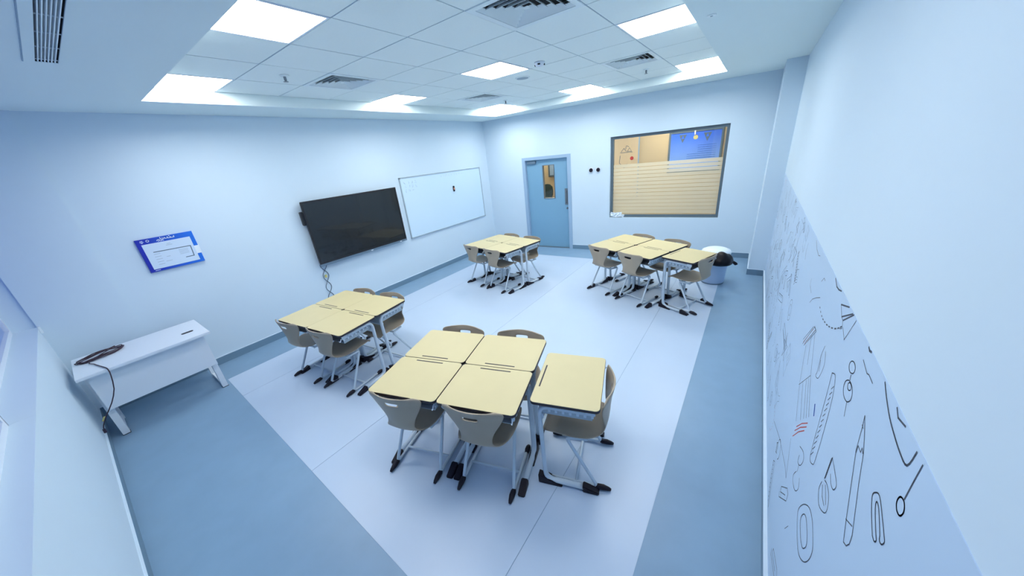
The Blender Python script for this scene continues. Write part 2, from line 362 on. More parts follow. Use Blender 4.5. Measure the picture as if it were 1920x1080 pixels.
t = thing('corridor_poster', 'big dark-framed blue poster on the corridor wall behind the glass', 'poster')
obj('frame', DB((3.78, 3.815, 1.57, 1.6, 1.44, 2.30), (4.775, 4.81, 1.57, 1.6, 1.44, 2.30), (3.815, 4.775, 1.57, 1.6, 1.44, 1.475), (3.815, 4.775, 1.57, 1.6, 2.268, 2.30)), 'winframe', t)
obj('print', DB((3.815, 4.775, 1.585, 1.6, 1.475, 2.268)), 'corposter', t)
for cx in (4.05, 4.52):
    bm = bmesh.new()
    for q in range(3):
        ox, oz = ((-.035, 2.20), (.035, 2.20), (0, 2.12))[q]
        lo = [bm.verts.new(DX(cx + ox + dx, tt, oz + dz)) for tt in (1.584, 1.580) for dx, dz in ((-.038, .03), (.038, .03), (0, -.055))]
        bm.faces.new(lo[3:]); bm.faces.new(lo[:3][::-1])
    obj('triangle_mark', bm, 'winframe', t)
bm = bmesh.new(); tube(bm, [DX(4.30, 1.584, 2.16), DX(4.30, 1.580, 2.16)], .045, 18); obj('badge', bm, 'yellow', t)
bm = bmesh.new()
for k in range(11): dbox(bm, 4.36 if k < 4 else 4.16, 4.70, 1.582, 1.5845, 1.99 - .042 * k, 1.996 - .042 * k)
obj('text_lines', bm, 'blueink', t)
obj('lamp_reflection_bar', DB((4.27, 4.295, 1.56, 1.57, 2.21, 2.32)), 'white', t)  # a lamp's reflection on the poster, built as a small white bar
t = thing('drawing_board', 'pale beige panel with line drawing and red circle, left behind the glass', 'board')
obj('board', DB((2.55, 3.13, 1.575, 1.6, .9, 2.30)), 'beige2', t)
bm = bmesh.new(); dbox(bm, 3.13, 3.15, 1.57, 1.6, .9, 2.30); obj('edge_strip', bm, 'doorframe', t)
bm = bmesh.new(); tube(bm, [DX(2.99, 1.575, 1.84), DX(2.99, 1.571, 1.84)], .042, 20); obj('red_circle', bm, 'red', t)
bm = bmesh.new()
for pts in ([(2.74, 2.0), (2.8, 2.08), (2.86, 2.0)], [(2.88, 2.0), (2.93, 2.08), (2.98, 2.0), (2.88, 2.0)], [(2.72, 1.98), (3.0, 1.98)], [(2.72, 1.92), (2.70, 1.75), (2.80, 1.66), (2.93, 1.70)], [(2.76, 1.7), (2.82, 1.62), (2.88, 1.72)], [(2.84, 2.05), (2.86, 2.13), (2.92, 2.1)]):
    tube(bm, [DX(x, 1.573, z) for x, z in pts], .005, 4)
obj('line_drawing', bm, 'greyink', t)
t = thing('notice_board', 'dark-edged pale blue board on the lobby wall seen through the door pane', 'board')
obj('frame', DB((-1.82, -1.76, 6.44, 6.5, 1.17, 2.1), (-1.76, -.7, 6.44, 6.5, 1.17, 1.23)), 'winframe', t); obj('face', DB((-1.76, -.7, 6.46, 6.5, 1.23, 2.1)), 'doorframe', t)
t = thing('lobby_table', 'low wooden lobby table seen at the bottom of the door pane', 'table', DX(-.75, 4.1, 0.012))
obj('top', B((-.8, .8, -.35, .35, .42, .47)), 'beige2', t, bevel=.005)
for sx in (-.7, .7):
    for sy in (-.28, .28): obj('leg', B((sx - .025, sx + .025, sy - .025, sy + .025, 0, .42)), 'steel', t)
ch = None
for x, yy in ((-1.32, 5.2), (-1.98, 5.2), (-.66, 5.2)):
    lab = 'dark green upholstered chair behind the low lobby table, %s one' % {-1.32: 'middle', -1.98: 'left', -.66: 'right'}[x]
    if ch is None:
        ch = thing('lobby_chair', lab, 'chair', DX(x, yy - .0, 0.012), 0, 'dark chairs in the lobby')
        bm = B((-.22, .22, -.2, .2, .40, .5)); obj('seat', bm, 'green', ch, bevel=.03)
        bm = bmesh.new()
        prof = [(-.22, .5), (-.25, .7), (-.22, .86), (-.12, .95), (0, .97), (.12, .95), (.22, .86), (.25, .7), (.22, .5)]
        f = [bm.verts.new((x_, .13, z_)) for x_, z_ in prof]; b2 = [bm.verts.new((x_, .19, z_)) for x_, z_ in prof]
        bm.faces.new(f); bm.faces.new(b2[::-1])
        for q in range(len(prof)): bm.faces.new((f[q], f[(q + 1) % 9], b2[(q + 1) % 9], b2[q]))
        obj('backrest', bm, 'green', ch)
        for sx in (-.18, .18):
            for sy in (-.16, .16): obj('leg', B((sx - .015, sx + .015, sy - .015, sy + .015, 0, .4)), 'steel', ch)
    else: dup(ch, DX(x, yy, .012), 0, lab)
# ------------------------------------------------------------------ outer window in the near wall
wo = bpy.data.objects.new('window_2', None); C.objects.link(wo); wo['kind'] = 'structure'
for x0, x1, yf, mull in ((0, 2.35, -7.29, (1.15,)), (2.35, 5.3, -7.235, (3.85,))):       # the first bay sits deeper in the wall than the second
    fr = obj('window_frame', B((x0, x1, yf - .055, yf, 1.1, 1.15), (x0, x1, yf - .055, yf, 2.70, 2.75), (x0, x0 + .05, yf - .055, yf, 1.15, 2.70), (x1 - .05, x1, yf - .055, yf, 1.15, 2.70)), 'white', wo)
    for x in mull: obj('mullion', B((x - .03, x + .03, yf - .05, yf - .005, 1.15, 2.70)), 'white', fr)
    xs = [x0 + .05, mull[0] - .03, mull[0] + .03, x1 - .05]
    for a_, b_ in ((xs[0], xs[1]), (xs[2], xs[3])): obj('window_pane', B((a_, b_, yf - .03, yf - .025, 1.15, 2.70)), 'winglass', fr)
    obj('window_sill', B((x0, x1 - .002, yf, NY + .004, 1.1, 1.106)), 'wall', wo)
obj('bay_return', B((2.352, 2.36, -7.35, -7.235, 1.1, 2.75)), 'wall', wo)
obj('corner_clip', B((.022, .05, NY + .002, NY + .016, 1.045, 1.112)), 'binlid', wo)
# ------------------------------------------------------------------ wall sockets
for k, x in enumerate((2.623, 2.776)):
    t = thing('wall_socket', '%s of the two small round black wall fittings beside the door' % ('left' if k == 0 else 'right'), 'socket', DX(x, 0, 1.738), 0, 'black wall fittings')
    bm = bmesh.new(); tube(bm, [(0, 0, 0), (0, -.008, 0)], .052, 20); obj('plate', bm, 'white', t)
    bm = bmesh.new(); tube(bm, [(0, -.008, -.005), (0, -.03, -.005)], [.040, .034], 18); obj('knob', bm, 'cap', t)
# ------------------------------------------------------------------ wall screen
t = thing('wall_screen', 'large black flat touch screen mounted on the left wall', 'screen')
y0, y1, z0, z1 = -4.53, -2.859, .875, 1.86
obj('casing', B((.045, .088, y0 + .01, y1 - .01, z0 + .03, z1 - .01)), 'black', t, bevel=.006)
obj('bezel', B((.085, .10, y0, y1, z1 - .028, z1), (.085, .10, y0, y0 + .026, z0 + .05, z1 - .028), (.085, .10, y1 - .026, y1, z0 + .05, z1 - .028), (.085, .10, y0, y1, z0 + .022, z0 + .05)), 'black', t)
obj('display_glass', B((.086, .094, y0 + .024, y1 - .024, z0 + .048, z1 - .026)), 'screen', t)
bb = obj('speaker_bar', B((.06, .102, y0, y1, z0 - .012, z0 + .022)), 'bar', t)
for yy in (-3.62, -3.0): obj('port', B((.1, .1035, yy - .02, yy + .02, z0 - .004, z0 + .01)), 'white', bb)
obj('side_module', B((.03, .085, y0 - .035, y0 + .01, 1.52, 1.72)), 'black', t, bevel=.006)
for yy in (-4.1, -3.3): obj('wall_bracket', B((0, .046, yy - .04, yy + .04, 1.05, 1.7)), 'steel', t)
# cables below the screen
for s_, nm in ((1, 'left strand'), (-1, 'right strand')):
    bm = bmesh.new()
    pts = [(.012 + .007 * math.cos(k * .85 + (0 if s_ > 0 else math.pi)), -4.455 - .055 * (k / 26) + s_ * .045 * math.cos(k * .52), .86 - .78 * k / 26) for k in range(27)]
    pts = [(.05, pts[0][1], .90)] + pts
    tube(bm, catmull(pts, 3), .0055, 6)
    tag(obj('power_cable', bm, 'greycord', None, True), 'thin twisted grey cable hanging under the wall screen, ' + nm, 'cable', 'twisted cables under the screen')
tag(obj('cable_tag', B((.012, .022, -4.49, -4.455, .655, .70)), 'yellow'), 'small yellow tag on the twisted cables under the screen', 'tag')
# ------------------------------------------------------------------ whiteboard
t = thing('whiteboard', 'wide white dry-erase board with thin metal frame on the left wall', 'whiteboard')
y0, y1, z0, z1 = -2.684, -.335, .836, 2.005
obj('writing_surface', B((.004, .016, y0 + .015, y1 - .015, z0 + .015, z1 - .015)), 'board', t)
obj('frame', B((.002, .026, y0, y1, z0, z0 + .02), (.002, .024, y0, y1, z1 - .018, z1), (.002, .024, y0, y0 + .018, z0 + .02, z1 - .018), (.002, .024, y1 - .018, y1, z0 + .02, z1 - .018)), 'alu', t)
for yy, zz in ((y0, z0), (y0, z1 - .03), (y1 - .03, z0), (y1 - .03, z1 - .03)): obj('corner_cap', B((.001, .029, yy, yy + .03, zz, zz + .03)), 'steel' if zz > 1.5 and yy < -2 else 'tray', t, bevel=.006)
bm = bmesh.new(); rr = random.Random(3)
for r_ in range(3):
    for c_ in range(4 - (r_ == 2)):
        y, z = -2.60 + .085 * c_, 1.90 - .075 * r_
        pts = [(.0166, y + rr.uniform(0, .06), z + rr.uniform(-.03, .03)) for _ in range(5)]; tube(bm, pts, .0016, 3)
obj('handwriting', bm, 'ink', t)
bm = bmesh.new()
for c_ in range(9): tube(bm, [(.0166, -1.65 + .08 * c_ + rr.uniform(0, .06), 1.93 + rr.uniform(-.02, .02)) for _ in range(4)], .0014, 3)
obj('handwriting', bm, 'faint', t)
t = thing('board_eraser', 'small dark eraser with orange middle stuck on the whiteboard', 'eraser', (.016, -1.30, 1.63))
obj('pad', B((0, .02, -.025, .025, -.06, .06)), 'cap', t, bevel=.008); obj('band', B((.018, .026, -.018, .018, -.02, .02)), 'orange', t)
# ------------------------------------------------------------------ poster on the screen wall
t = thing('wall_poster', 'blue-bordered white information poster on the left wall above the white desk', 'poster')
obj('border', B((0.022 - .02, .026, -6.262, -5.779, 1.358, 1.73)), 'bluefade', t)
obj('page', B((.0262, .0275, -6.228, -5.817, 1.386, 1.672)), 'paper', t)
X0 = .0277
def strip(bm, pts, w_, x=X0):          # flat ribbon along points given as (y, z)
    for (ya, za), (yb, zb) in zip(pts, pts[1:]):
        d = Vector((yb - ya, zb - za)); L = d.length
        if L < 1e-6: continue
        d /= L; n = Vector((-d.y, d.x)) * w_ / 2; e = d * w_ * .3
        P = [(ya - e.x - n.x, za - e.y - n.y), (yb + e.x - n.x, zb + e.y - n.y), (yb + e.x + n.x, zb + e.y + n.y), (ya - e.x + n.x, za - e.y + n.y)]
        bm.faces.new([bm.verts.new((x, p[0], p[1])) for p in P])
def ribbon(name, lines, w_, m, par, x=X0):
    bm = bmesh.new()
    for l in lines: strip(bm, l, w_, x)
    me = bpy.data.meshes.new(name); bm.to_mesh(me); bm.free(); me.materials.append(M[m]); o = bpy.data.objects.new(name, me); C.objects.link(o); o.parent = par; return o
ribbon('plan_outline', [[(-6.164, 1.574), (-5.846, 1.568), (-5.853, 1.448), (-5.926, 1.448)]], .009, 'greyink', t)
ribbon('page_text', [[(-6.03, 1.64), (-6.0, 1.64)], [(-6.04, 1.625), (-5.99, 1.625)]] + [[(-5.96, 1.545 - .016 * k), (-5.88, 1.545 - .016 * k)] for k in range(4)] + [[(-6.17, 1.55 - .03 * k), (-6.12, 1.55 - .03 * k)] for k in range(5)] + [[(-6.08, 1.50), (-6.05, 1.50)], [(-6.1, 1.45), (-6.05, 1.45)]], .006, 'faint', t)
ribbon('heading', [[(-6.00 + .0, 1.715), (-6.0, 1.70), (-5.975, 1.70), (-5.975, 1.712)], [(-5.97, 1.70), (-5.945, 1.70), (-5.945, 1.715)], [(-6.01, 1.70), (-6.02, 1.70), (-6.025, 1.712), (-6.035, 1.70), (-6.06, 1.70), (-6.06, 1.722)],
                   [(-6.07, 1.70), (-6.085, 1.70), (-6.095, 1.69)], [(-5.985, 1.722), (-5.98, 1.722)], [(-6.045, 1.713), (-6.04, 1.713)]], .007, 'binlid', t, .0264)
ribbon('subheading', [[(-6.085, 1.682), (-6.075, 1.690), (-6.062, 1.682), (-6.05, 1.690), (-6.04, 1.682)]], .006, 'binlid', t, .0279)
ribbon('round_emblem', [[(-6.167 + .011 * math.cos(k * .785), 1.705 + .011 * math.sin(k * .785)) for k in range(9)]], .006, 'binlid', t, .0264)
ribbon('small_emblem', [[(-6.225, 1.712), (-6.205, 1.712)], [(-6.228, 1.70), (-6.20, 1.70)], [(-6.22, 1.69), (-6.21, 1.69)], [(-6.22, 1.372), (-6.18, 1.372)]], .006, 'paper', t, .0264)
obj('side_tab', B((.0262, .0285, -5.818, -5.772, 1.462, 1.557)), 'binlid', t)
# ------------------------------------------------------------------ drawings on the right wall
MURAL=[
('compass_arc_drawing','k',0.005,[[(-5.648,1.571),(-5.686,1.551),(-5.737,1.531),(-5.785,1.521),(-5.834,1.515),(-5.875,1.52),(-5.884,1.567)]]),
('tick_mark_drawing','k',0.005,[[(-5.749,1.571),(-5.77,1.559),(-5.811,1.569)]]),
('magnifier_drawing','k',0.004,[[(-5.917,1.566),(-5.916,1.52),(-5.916,1.468)],[(-5.926,1.46),(-5.93,1.455),(-5.932,1.449),(-5.932,1.443),(-5.93,1.437),(-5.927,1.432),(-5.922,1.429),(-5.916,1.428),(-5.91,1.428),(-5.904,1.432),(-5.9,1.436),(-5.898,1.442),(-5.898,1.449),(-5.9,1.455),(-5.904,1.46),(-5.91,1.463),(-5.916,1.464),(-5.921,1.463),(-5.926,1.46)]]),
('paper_clip_drawing','k',0.0035,[[(-5.877,1.295),(-5.838,1.319),(-5.809,1.346),(-5.815,1.366),(-5.836,1.379),(-5.881,1.362),(-5.913,1.347),(-5.924,1.34),(-5.919,1.325),(-5.907,1.321),(-5.901,1.329)],[(-5.877,1.295),(-5.892,1.296),(-5.897,1.307),(-5.881,1.316),(-5.843,1.342),(-5.835,1.359),(-5.855,1.358),(-5.901,1.329)]]),
('pencil_drawing','k',0.0035,[[(-5.614,1.433),(-5.625,1.406),(-5.643,1.333),(-5.742,1.175),(-5.768,1.137),(-5.778,1.123),(-5.798,1.136),(-5.808,1.158),(-5.803,1.187)],[(-5.614,1.433),(-5.646,1.408),(-5.687,1.368),(-5.731,1.293),(-5.803,1.187)],[(-5.648,1.329),(-5.645,1.351),(-5.672,1.353),(-5.671,1.368),(-5.686,1.363)],[(-5.742,1.17),(-5.785,1.199)],[(-5.62,1.405),(-5.634,1.404)]]),
('ruler_drawing','k',0.0035,[[(-5.232,1.319),(-5.253,1.23),(-5.287,1.015),(-5.309,0.953),(-5.353,0.97),(-5.368,1.014),(-5.336,1.233),(-5.285,1.333),(-5.232,1.319)],[(-5.3,1.305),(-5.282,1.28)],[(-5.302,1.281),(-5.283,1.255)],[(-5.303,1.258),(-5.285,1.231)],[(-5.305,1.233),(-5.286,1.206)],[(-5.306,1.209),(-5.288,1.181)],[(-5.308,1.184),(-5.289,1.156)],[(-5.31,1.159),(-5.291,1.13)],[(-5.312,1.134),(-5.293,1.104)],[(-5.313,1.108),(-5.294,1.077)],[(-5.315,1.082),(-5.296,1.05)],[(-5.317,1.055),(-5.298,1.023)],[(-5.319,1.028),(-5.299,0.995)],[(-5.321,1.001),(-5.301,0.967)]]),
('key_drawing','k',0.0035,[[(-5.43,1.473),(-5.434,1.468),(-5.435,1.462),(-5.433,1.455),(-5.427,1.448),(-5.418,1.443),(-5.408,1.438),(-5.397,1.436),(-5.387,1.437),(-5.379,1.44),(-5.374,1.445),(-5.373,1.452),(-5.376,1.459),(-5.382,1.466),(-5.391,1.472),(-5.402,1.476),(-5.413,1.477),(-5.422,1.476),(-5.43,1.473)],[(-5.472,1.413),(-5.481,1.405),(-5.484,1.394),(-5.482,1.383),(-5.475,1.373),(-5.463,1.363),(-5.448,1.357),(-5.431,1.354),(-5.415,1.355),(-5.401,1.36),(-5.392,1.369),(-5.389,1.38),(-5.391,1.392),(-5.4,1.403),(-5.413,1.412),(-5.428,1.418),(-5.445,1.42),(-5.46,1.418),(-5.472,1.413)],[(-5.417,1.437),(-5.424,1.421)],[(-5.461,1.361),(-5.481,1.319)],[(-5.452,1.415),(-5.455,1.412),(-5.456,1.408),(-5.455,1.403),(-5.451,1.399),(-5.447,1.396),(-5.441,1.393),(-5.434,1.392),(-5.428,1.392),(-5.423,1.394),(-5.42,1.397),(-5.419,1.402),(-5.421,1.406),(-5.424,1.41),(-5.429,1.414),(-5.435,1.416),(-5.441,1.417),(-5.447,1.417),(-5.452,1.415)]]),
('lightning_drawing','k',0.003,[[(-5.469,1.526),(-5.509,1.519),(-5.527,1.516),(-5.544,1.523),(-5.585,1.522)]]),
('wedge_mark_drawing','k',0.007,[[(-5.475,1.574),(-5.489,1.57),(-5.506,1.575)]]),
('crown_drawing','k',0.006,[[(-5.079,1.536),(-5.187,1.573)],[(-5.133,1.509),(-5.246,1.574)],[(-5.161,1.507),(-5.26,1.577)]]),
('flag_drawing','k',0.003,[[(-5.079,1.536),(-5.133,1.509),(-5.161,1.507),(-5.179,1.482),(-5.153,1.468)],[(-5.187,1.491),(-5.243,1.47),(-5.3,1.575)]]),
('dotted_arc_drawing','k',0.006,[[(-4.754,1.379),(-4.766,1.378)],[(-4.791,1.374),(-4.802,1.372)],[(-4.831,1.37),(-4.845,1.371)],[(-4.868,1.371),(-4.885,1.374)],[(-4.909,1.377),(-4.929,1.382)],[(-4.955,1.386),(-4.977,1.393)],[(-4.998,1.399),(-5.021,1.407)],[(-5.043,1.415),(-5.066,1.425)],[(-5.089,1.435),(-5.112,1.447)],[(-5.127,1.456),(-5.147,1.468)],[(-5.155,1.475),(-5.171,1.486)]]),
('red_stroke_drawing','r',0.005,[[(-4.976,0.825),(-5.052,0.912),(-5.133,0.985)],[(-4.966,0.79),(-5.047,0.884),(-5.135,0.965)],[(-4.96,0.748),(-5.04,0.85),(-5.12,0.93)]]),
('brush_drawing','k',0.003,[[(-4.765,1.279),(-4.607,1.09)],[(-4.765,1.279),(-4.818,1.277),(-4.644,1.101)],[(-4.809,1.26),(-4.953,1.116)],[(-4.691,1.131),(-4.794,0.953)],[(-4.783,0.942),(-4.953,1.116)],[(-4.794,0.953),(-4.938,0.827)],[(-4.848,1.005),(-5.006,0.893)],[(-4.901,1.053),(-5.053,0.942)],[(-4.933,1.087),(-5.087,0.975)],[(-4.953,1.116),(-5.12,1.009)],[(-4.749,1.222),(-4.834,1.1)]]),
('orange_band_drawing','o',0.003,[[(-4.756,1.262),(-4.607,1.1)],[(-4.792,1.272),(-4.649,1.114)]]),
('blue_block_drawing','b',0.014,[[(-5.152,1.102),(-5.182,1.071)]]),
('leaf_drawing','k',0.003,[[(-5.036,1.324),(-5.023,1.267),(-5.038,1.197),(-5.032,1.17),(-5.08,1.189),(-5.105,1.248),(-5.102,1.284),(-5.067,1.315)],[(-5.036,1.253),(-5.061,1.212)]]),
('spiral_binding_drawing','k',0.006,[[(-5.512,1.166),(-5.506,1.153)],[(-5.513,1.158),(-5.506,1.145)],[(-5.513,1.151),(-5.507,1.138)],[(-5.513,1.143),(-5.507,1.13)],[(-5.513,1.136),(-5.507,1.123)],[(-5.514,1.128),(-5.507,1.115)],[(-5.514,1.121),(-5.508,1.107)],[(-5.514,1.113),(-5.508,1.1)],[(-5.515,1.105),(-5.508,1.092)],[(-5.515,1.097),(-5.508,1.084)],[(-5.515,1.09),(-5.509,1.076)],[(-5.515,1.082),(-5.509,1.068)]]),
('notebook_drawing','k',0.0035,[[(-5.498,1.039),(-5.496,0.998),(-5.543,0.976),(-5.602,1.011),(-5.614,1.045),(-5.589,1.077),(-5.547,1.08),(-5.518,1.067)],[(-5.513,1.04),(-5.541,1.018),(-5.582,1.021)],[(-5.536,1.066),(-5.592,1.038)],[(-5.512,1.166),(-5.566,1.162),(-5.611,1.154),(-5.604,1.123),(-5.571,1.113),(-5.541,1.124)]]),
('chain_drawing','k',0.0035,[[(-5.129,0.844),(-5.201,0.881),(-5.238,0.868),(-5.216,0.815),(-5.169,0.789),(-5.164,0.824)],[(-5.192,0.752),(-5.167,0.702),(-5.196,0.685),(-5.259,0.707),(-5.29,0.755),(-5.262,0.788)],[(-5.199,0.8),(-5.205,0.765)]]),
('goggle_drawing','k',0.004,[[(-5.454,0.682),(-5.394,0.708),(-5.375,0.737),(-5.41,0.808),(-5.474,0.871),(-5.537,0.887),(-5.586,0.873),(-5.627,0.85),(-5.627,0.795),(-5.59,0.728),(-5.525,0.679),(-5.454,0.682)],[(-5.485,0.728),(-5.432,0.745),(-5.441,0.79),(-5.477,0.819),(-5.543,0.811),(-5.568,0.785),(-5.549,0.742),(-5.512,0.726),(-5.485,0.728)]]),
('dart_drawing','k',0.003,[[(-4.395,0.357),(-4.7,0.486),(-4.987,0.566),(-5.069,0.57),(-5.028,0.618),(-4.942,0.714)],[(-5.062,0.458),(-5.082,0.434)],[(-5.292,0.491),(-5.323,0.553)]]),
('hook_drawing','k',0.006,[[(-4.884,1.574),(-4.941,1.557),(-4.986,1.561),(-5.029,1.572)]]),
('bracket_drawing','k',0.003,[[(-4.743,1.267),(-4.59,1.109)],[(-4.801,1.279),(-4.663,1.134)],[(-4.76,1.273),(-4.801,1.279)]]),
('swirl_drawing','k',0.003,[[(-4.706,1.408),(-4.623,1.372),(-4.539,1.328),(-4.497,1.29)],[(-4.636,1.466),(-4.677,1.499),(-4.709,1.497)],[(-4.373,1.384),(-4.385,1.349),(-4.468,1.336)]]),
('wave_drawing','k',0.003,[[(-3.362,1.286),(-3.284,1.192),(-3.147,1.104)],[(-3.971,1.485),(-3.959,1.422),(-4.001,1.382)],[(-4.221,1.567),(-4.305,1.537),(-4.398,1.528),(-4.442,1.539)]]),
]

t = thing('wall_mural', 'pale panel of black line drawings of school things covering the lower right wall', 'mural')
obj('panel', B((RX - .0015, RX, NY + .02, -0.462, .1, 1.578)), 'mural', t)
MX = RX - .002
ROUND = {'paper_clip_drawing', 'goggle_drawing', 'notebook_drawing', 'compass_arc_drawing', 'chain_drawing', 'leaf_drawing', 'hook_drawing', 'swirl_drawing', 'wave_drawing', 'key_drawing', 'ruler_drawing', 'magnifier_drawing'}
for n, c, w_, ps in MURAL: ribbon(n, [(catmull(q, 4) if n in ROUND and len(q) > 4 else q) for q in ps], w_, {'k': 'muralink', 'r': 'red', 'o': 'orange', 'b': 'blueink'}[c], t, MX)
rr = random.Random(11)
def circ(cx, cy, a, b, n=12, r0=0, r1=6.283, rot=0):
    o = []
    for k in range(n + 1):
        q = r0 + (r1 - r0) * k / n; x, y = a * math.cos(q), b * math.sin(q); o.append((cx + x * math.cos(rot) - y * math.sin(rot), cz(cy + x * math.sin(rot) + y * math.cos(rot))))
    return o
def cz(z): return min(1.56, max(.13, z))
def doodle(kind, y, z, s, rot):
    def T(pts): return [(y + s * (u * math.cos(rot) - v * math.sin(rot)), cz(z + s * (u * math.sin(rot) + v * math.cos(rot)))) for u, v in pts]
    if kind == 0: return 'pencil_drawing', [T([(-.5, -.08), (.3, -.08), (.5, 0), (.3, .08), (-.5, .08), (-.5, -.08)]), T([(.3, -.08), (.3, .08)]), T([(-.4, -.08), (-.4, .08)])]
    if kind == 1: return 'ruler_drawing', [T([(-.5, -.1), (.5, -.1), (.5, .1), (-.5, .1), (-.5, -.1)])] + [T([(u / 10, -.1), (u / 10, -.02)]) for u in range(-4, 5)]
    if kind == 2: return 'clip_drawing', [T([(-.4, 0), (-.4, .1), (.35, .12), (.45, 0), (.35, -.1), (-.25, -.1), (-.3, 0), (.2, .03)])]
    if kind == 3: return 'ring_drawing', [circ(y, z, s * .3, s * .3), circ(y, z, s * .16, s * .16)]
    if kind == 4: return 'set_square_drawing', [T([(-.4, -.3), (.4, -.3), (-.4, .4), (-.4, -.3)]), T([(-.28, -.2), (.1, -.2), (-.28, .15), (-.28, -.2)])]
    if kind == 5: return 'star_drawing', [T([(.4 * math.cos(k * 2.513), .4 * math.sin(k * 2.513)) for k in range(6)])]
    if kind == 6: return 'book_drawing', [T([(-.4, -.25), (0, -.3), (.4, -.25), (.4, .25), (0, .2), (-.4, .25), (-.4, -.25)]), T([(0, -.3), (0, .2)]), T([(.1, .1), (.32, .13)]), T([(.1, 0), (.32, .03)])]
    if kind == 7: return 'bulb_drawing', [circ(y, z, s * .22, s * .22, 12, -1.0, 4.1), T([(.12, -.18), (.1, -.36), (-.1, -.36), (-.12, -.18)]), T([(.1, -.28), (-.1, -.28)])]
    if kind == 8: return 'dotted_curve_drawing', [T([(math.cos(a_) * .4, math.sin(a_) * .4), (math.cos(a_ + .12) * .4, math.sin(a_ + .12) * .4)]) for a_ in [q * .3 for q in range(11)]]
    return 'flask_drawing', [T([(-.08, .4), (-.08, .1), (-.3, -.35), (.3, -.35), (.08, .1), (.08, .4), (-.08, .4)]), T([(-.2, -.15), (.2, -.15)])]
yy = -4.35
while yy < -.6:
    for zz in (.28, .52, .76, 1.0, 1.24, 1.46):
        if yy < -4.1 and zz > .8: continue
        s_ = rr.uniform(.17, .30); nm, ls = doodle(rr.randrange(10), yy + rr.uniform(-.08, .08), zz + rr.uniform(-.05, .05), s_, rr.uniform(0, 3.1))
        ribbon(nm, ls, rr.choice([.003, .003, .004, .006]), rr.choice(['muralink', 'muralfaint', 'muralfaint', 'muralfaint', 'red'] if rr.random() < .25 else ['muralfaint', 'muralink']), t, MX)
    yy += .23
for y_, z_ in ((-4.75, .45), (-4.8, .22), (-5.1, .5), (-5.3, .25), (-5.75, .5), (-5.6, .2), (-6.0, .8), (-6.0, .35)):
    nm, ls = doodle(rr.randrange(10), y_, z_, .26, rr.uniform(0, 3)); ribbon(nm, ls, .004, 'muralink', t, MX)
# ------------------------------------------------------------------ school desk
def rrect(bm, hx, hy, z0, z1, r=.03, n=4):
    P = []
    for cx, cy, a0 in ((hx - r, hy - r, 0), (-hx + r, hy - r, 90), (-hx + r, -hy + r, 180), (hx - r, -hy + r, 270)):
        for k in range(n + 1): P.append((cx + r * math.cos(R(a0 + 90 * k / n)), cy + r * math.sin(R(a0 + 90 * k / n))))
    lo = [bm.verts.new((x, y, z0)) for x, y in P]; hi = [bm.verts.new((x, y, z1)) for x, y in P]
    bm.faces.new(hi); bm.faces.new(lo[::-1]); n_ = len(P)
    for i in range(n_): bm.faces.new((lo[i], lo[(i + 1) % n_], hi[(i + 1) % n_], hi[i]))
def make_desk():
    t = thing('school_desk', '', 'desk')
    hx, hy = .279, .219
    bm = bmesh.new(); rrect(bm, hx, hy, .715, .7335); obj('edge_band', bm, 'edge', t)
    bm = bmesh.new(); rrect(bm, hx - .0015, hy - .0015, .7335, .7355); obj('tabletop', bm, 'wood', t)
    obj('pencil_groove', B((-.125, .115, .184, .194, .7350, .7362)), 'edge', t)
    tr = obj('book_tray', B((-.235, .235, -.17, .17, .615, .619), (-.235, -.232, -.17, .17, .619, .69), (.232, .235, -.17, .17, .619, .69), (-.235, .235, .167, .17, .619, .69)), 'tray', t)
    for sx in (-1, 1):
        x = sx * .252
        bm = bmesh.new(); box(bm, x - .004, x + .004, -.19, .15, .672, .714)
        for k in range(7): box(bm, x - .005, x + .005, -.18 + .045 * k, -.165 + .045 * k, .652, .672)
        obj('side_rail', bm, 'tube', t)
        bm = bmesh.new(); P = round_path([(x, -.13, .694), (x, .165, .694), (x, .155, .03), (x, -.135, .026)], .075, 6)
        tube(bm, P, .0155, 8, ry=.021); obj('leg', bm, 'tube', t, True)
        bm = bmesh.new(); vs = box(bm, x - .026, x + .026, -.215, -.105, 0.0, .054)
        for v in vs:
            if v.co.z > .03 and v.co.y < -.2: v.co.z = .018
        obj('foot_cap', bm, 'cap', t, bevel=.006)
        bm = bmesh.new(); vs = box(bm, x - .026, x + .026, .035, .205, 0.0, .075)
        for v in vs:
            if v.co.z > .03 and v.co.y < .1: v.co.z = .014
        obj('heel_cap', bm, 'cap', t, bevel=.004)
    bm = bmesh.new(); tube(bm, [(-.25, .15, .60), (.25, .15, .60)], .014, 8, ry=.022); obj('cross_bar', bm, 'tube', t)
    bm = bmesh.new(); tube(bm, [(-.235, -.12, .70), (.235, -.12, .70)], .009, 6); obj('support_bar', bm, 'tube', t)
    hk = bmesh.new(); tube(hk, round_path([(.255, -.2, .69), (.255, -.218, .66), (.255, -.225, .675)], .01, 3), .004, 5); obj('bag_hook', hk, 'white', t)
    return t
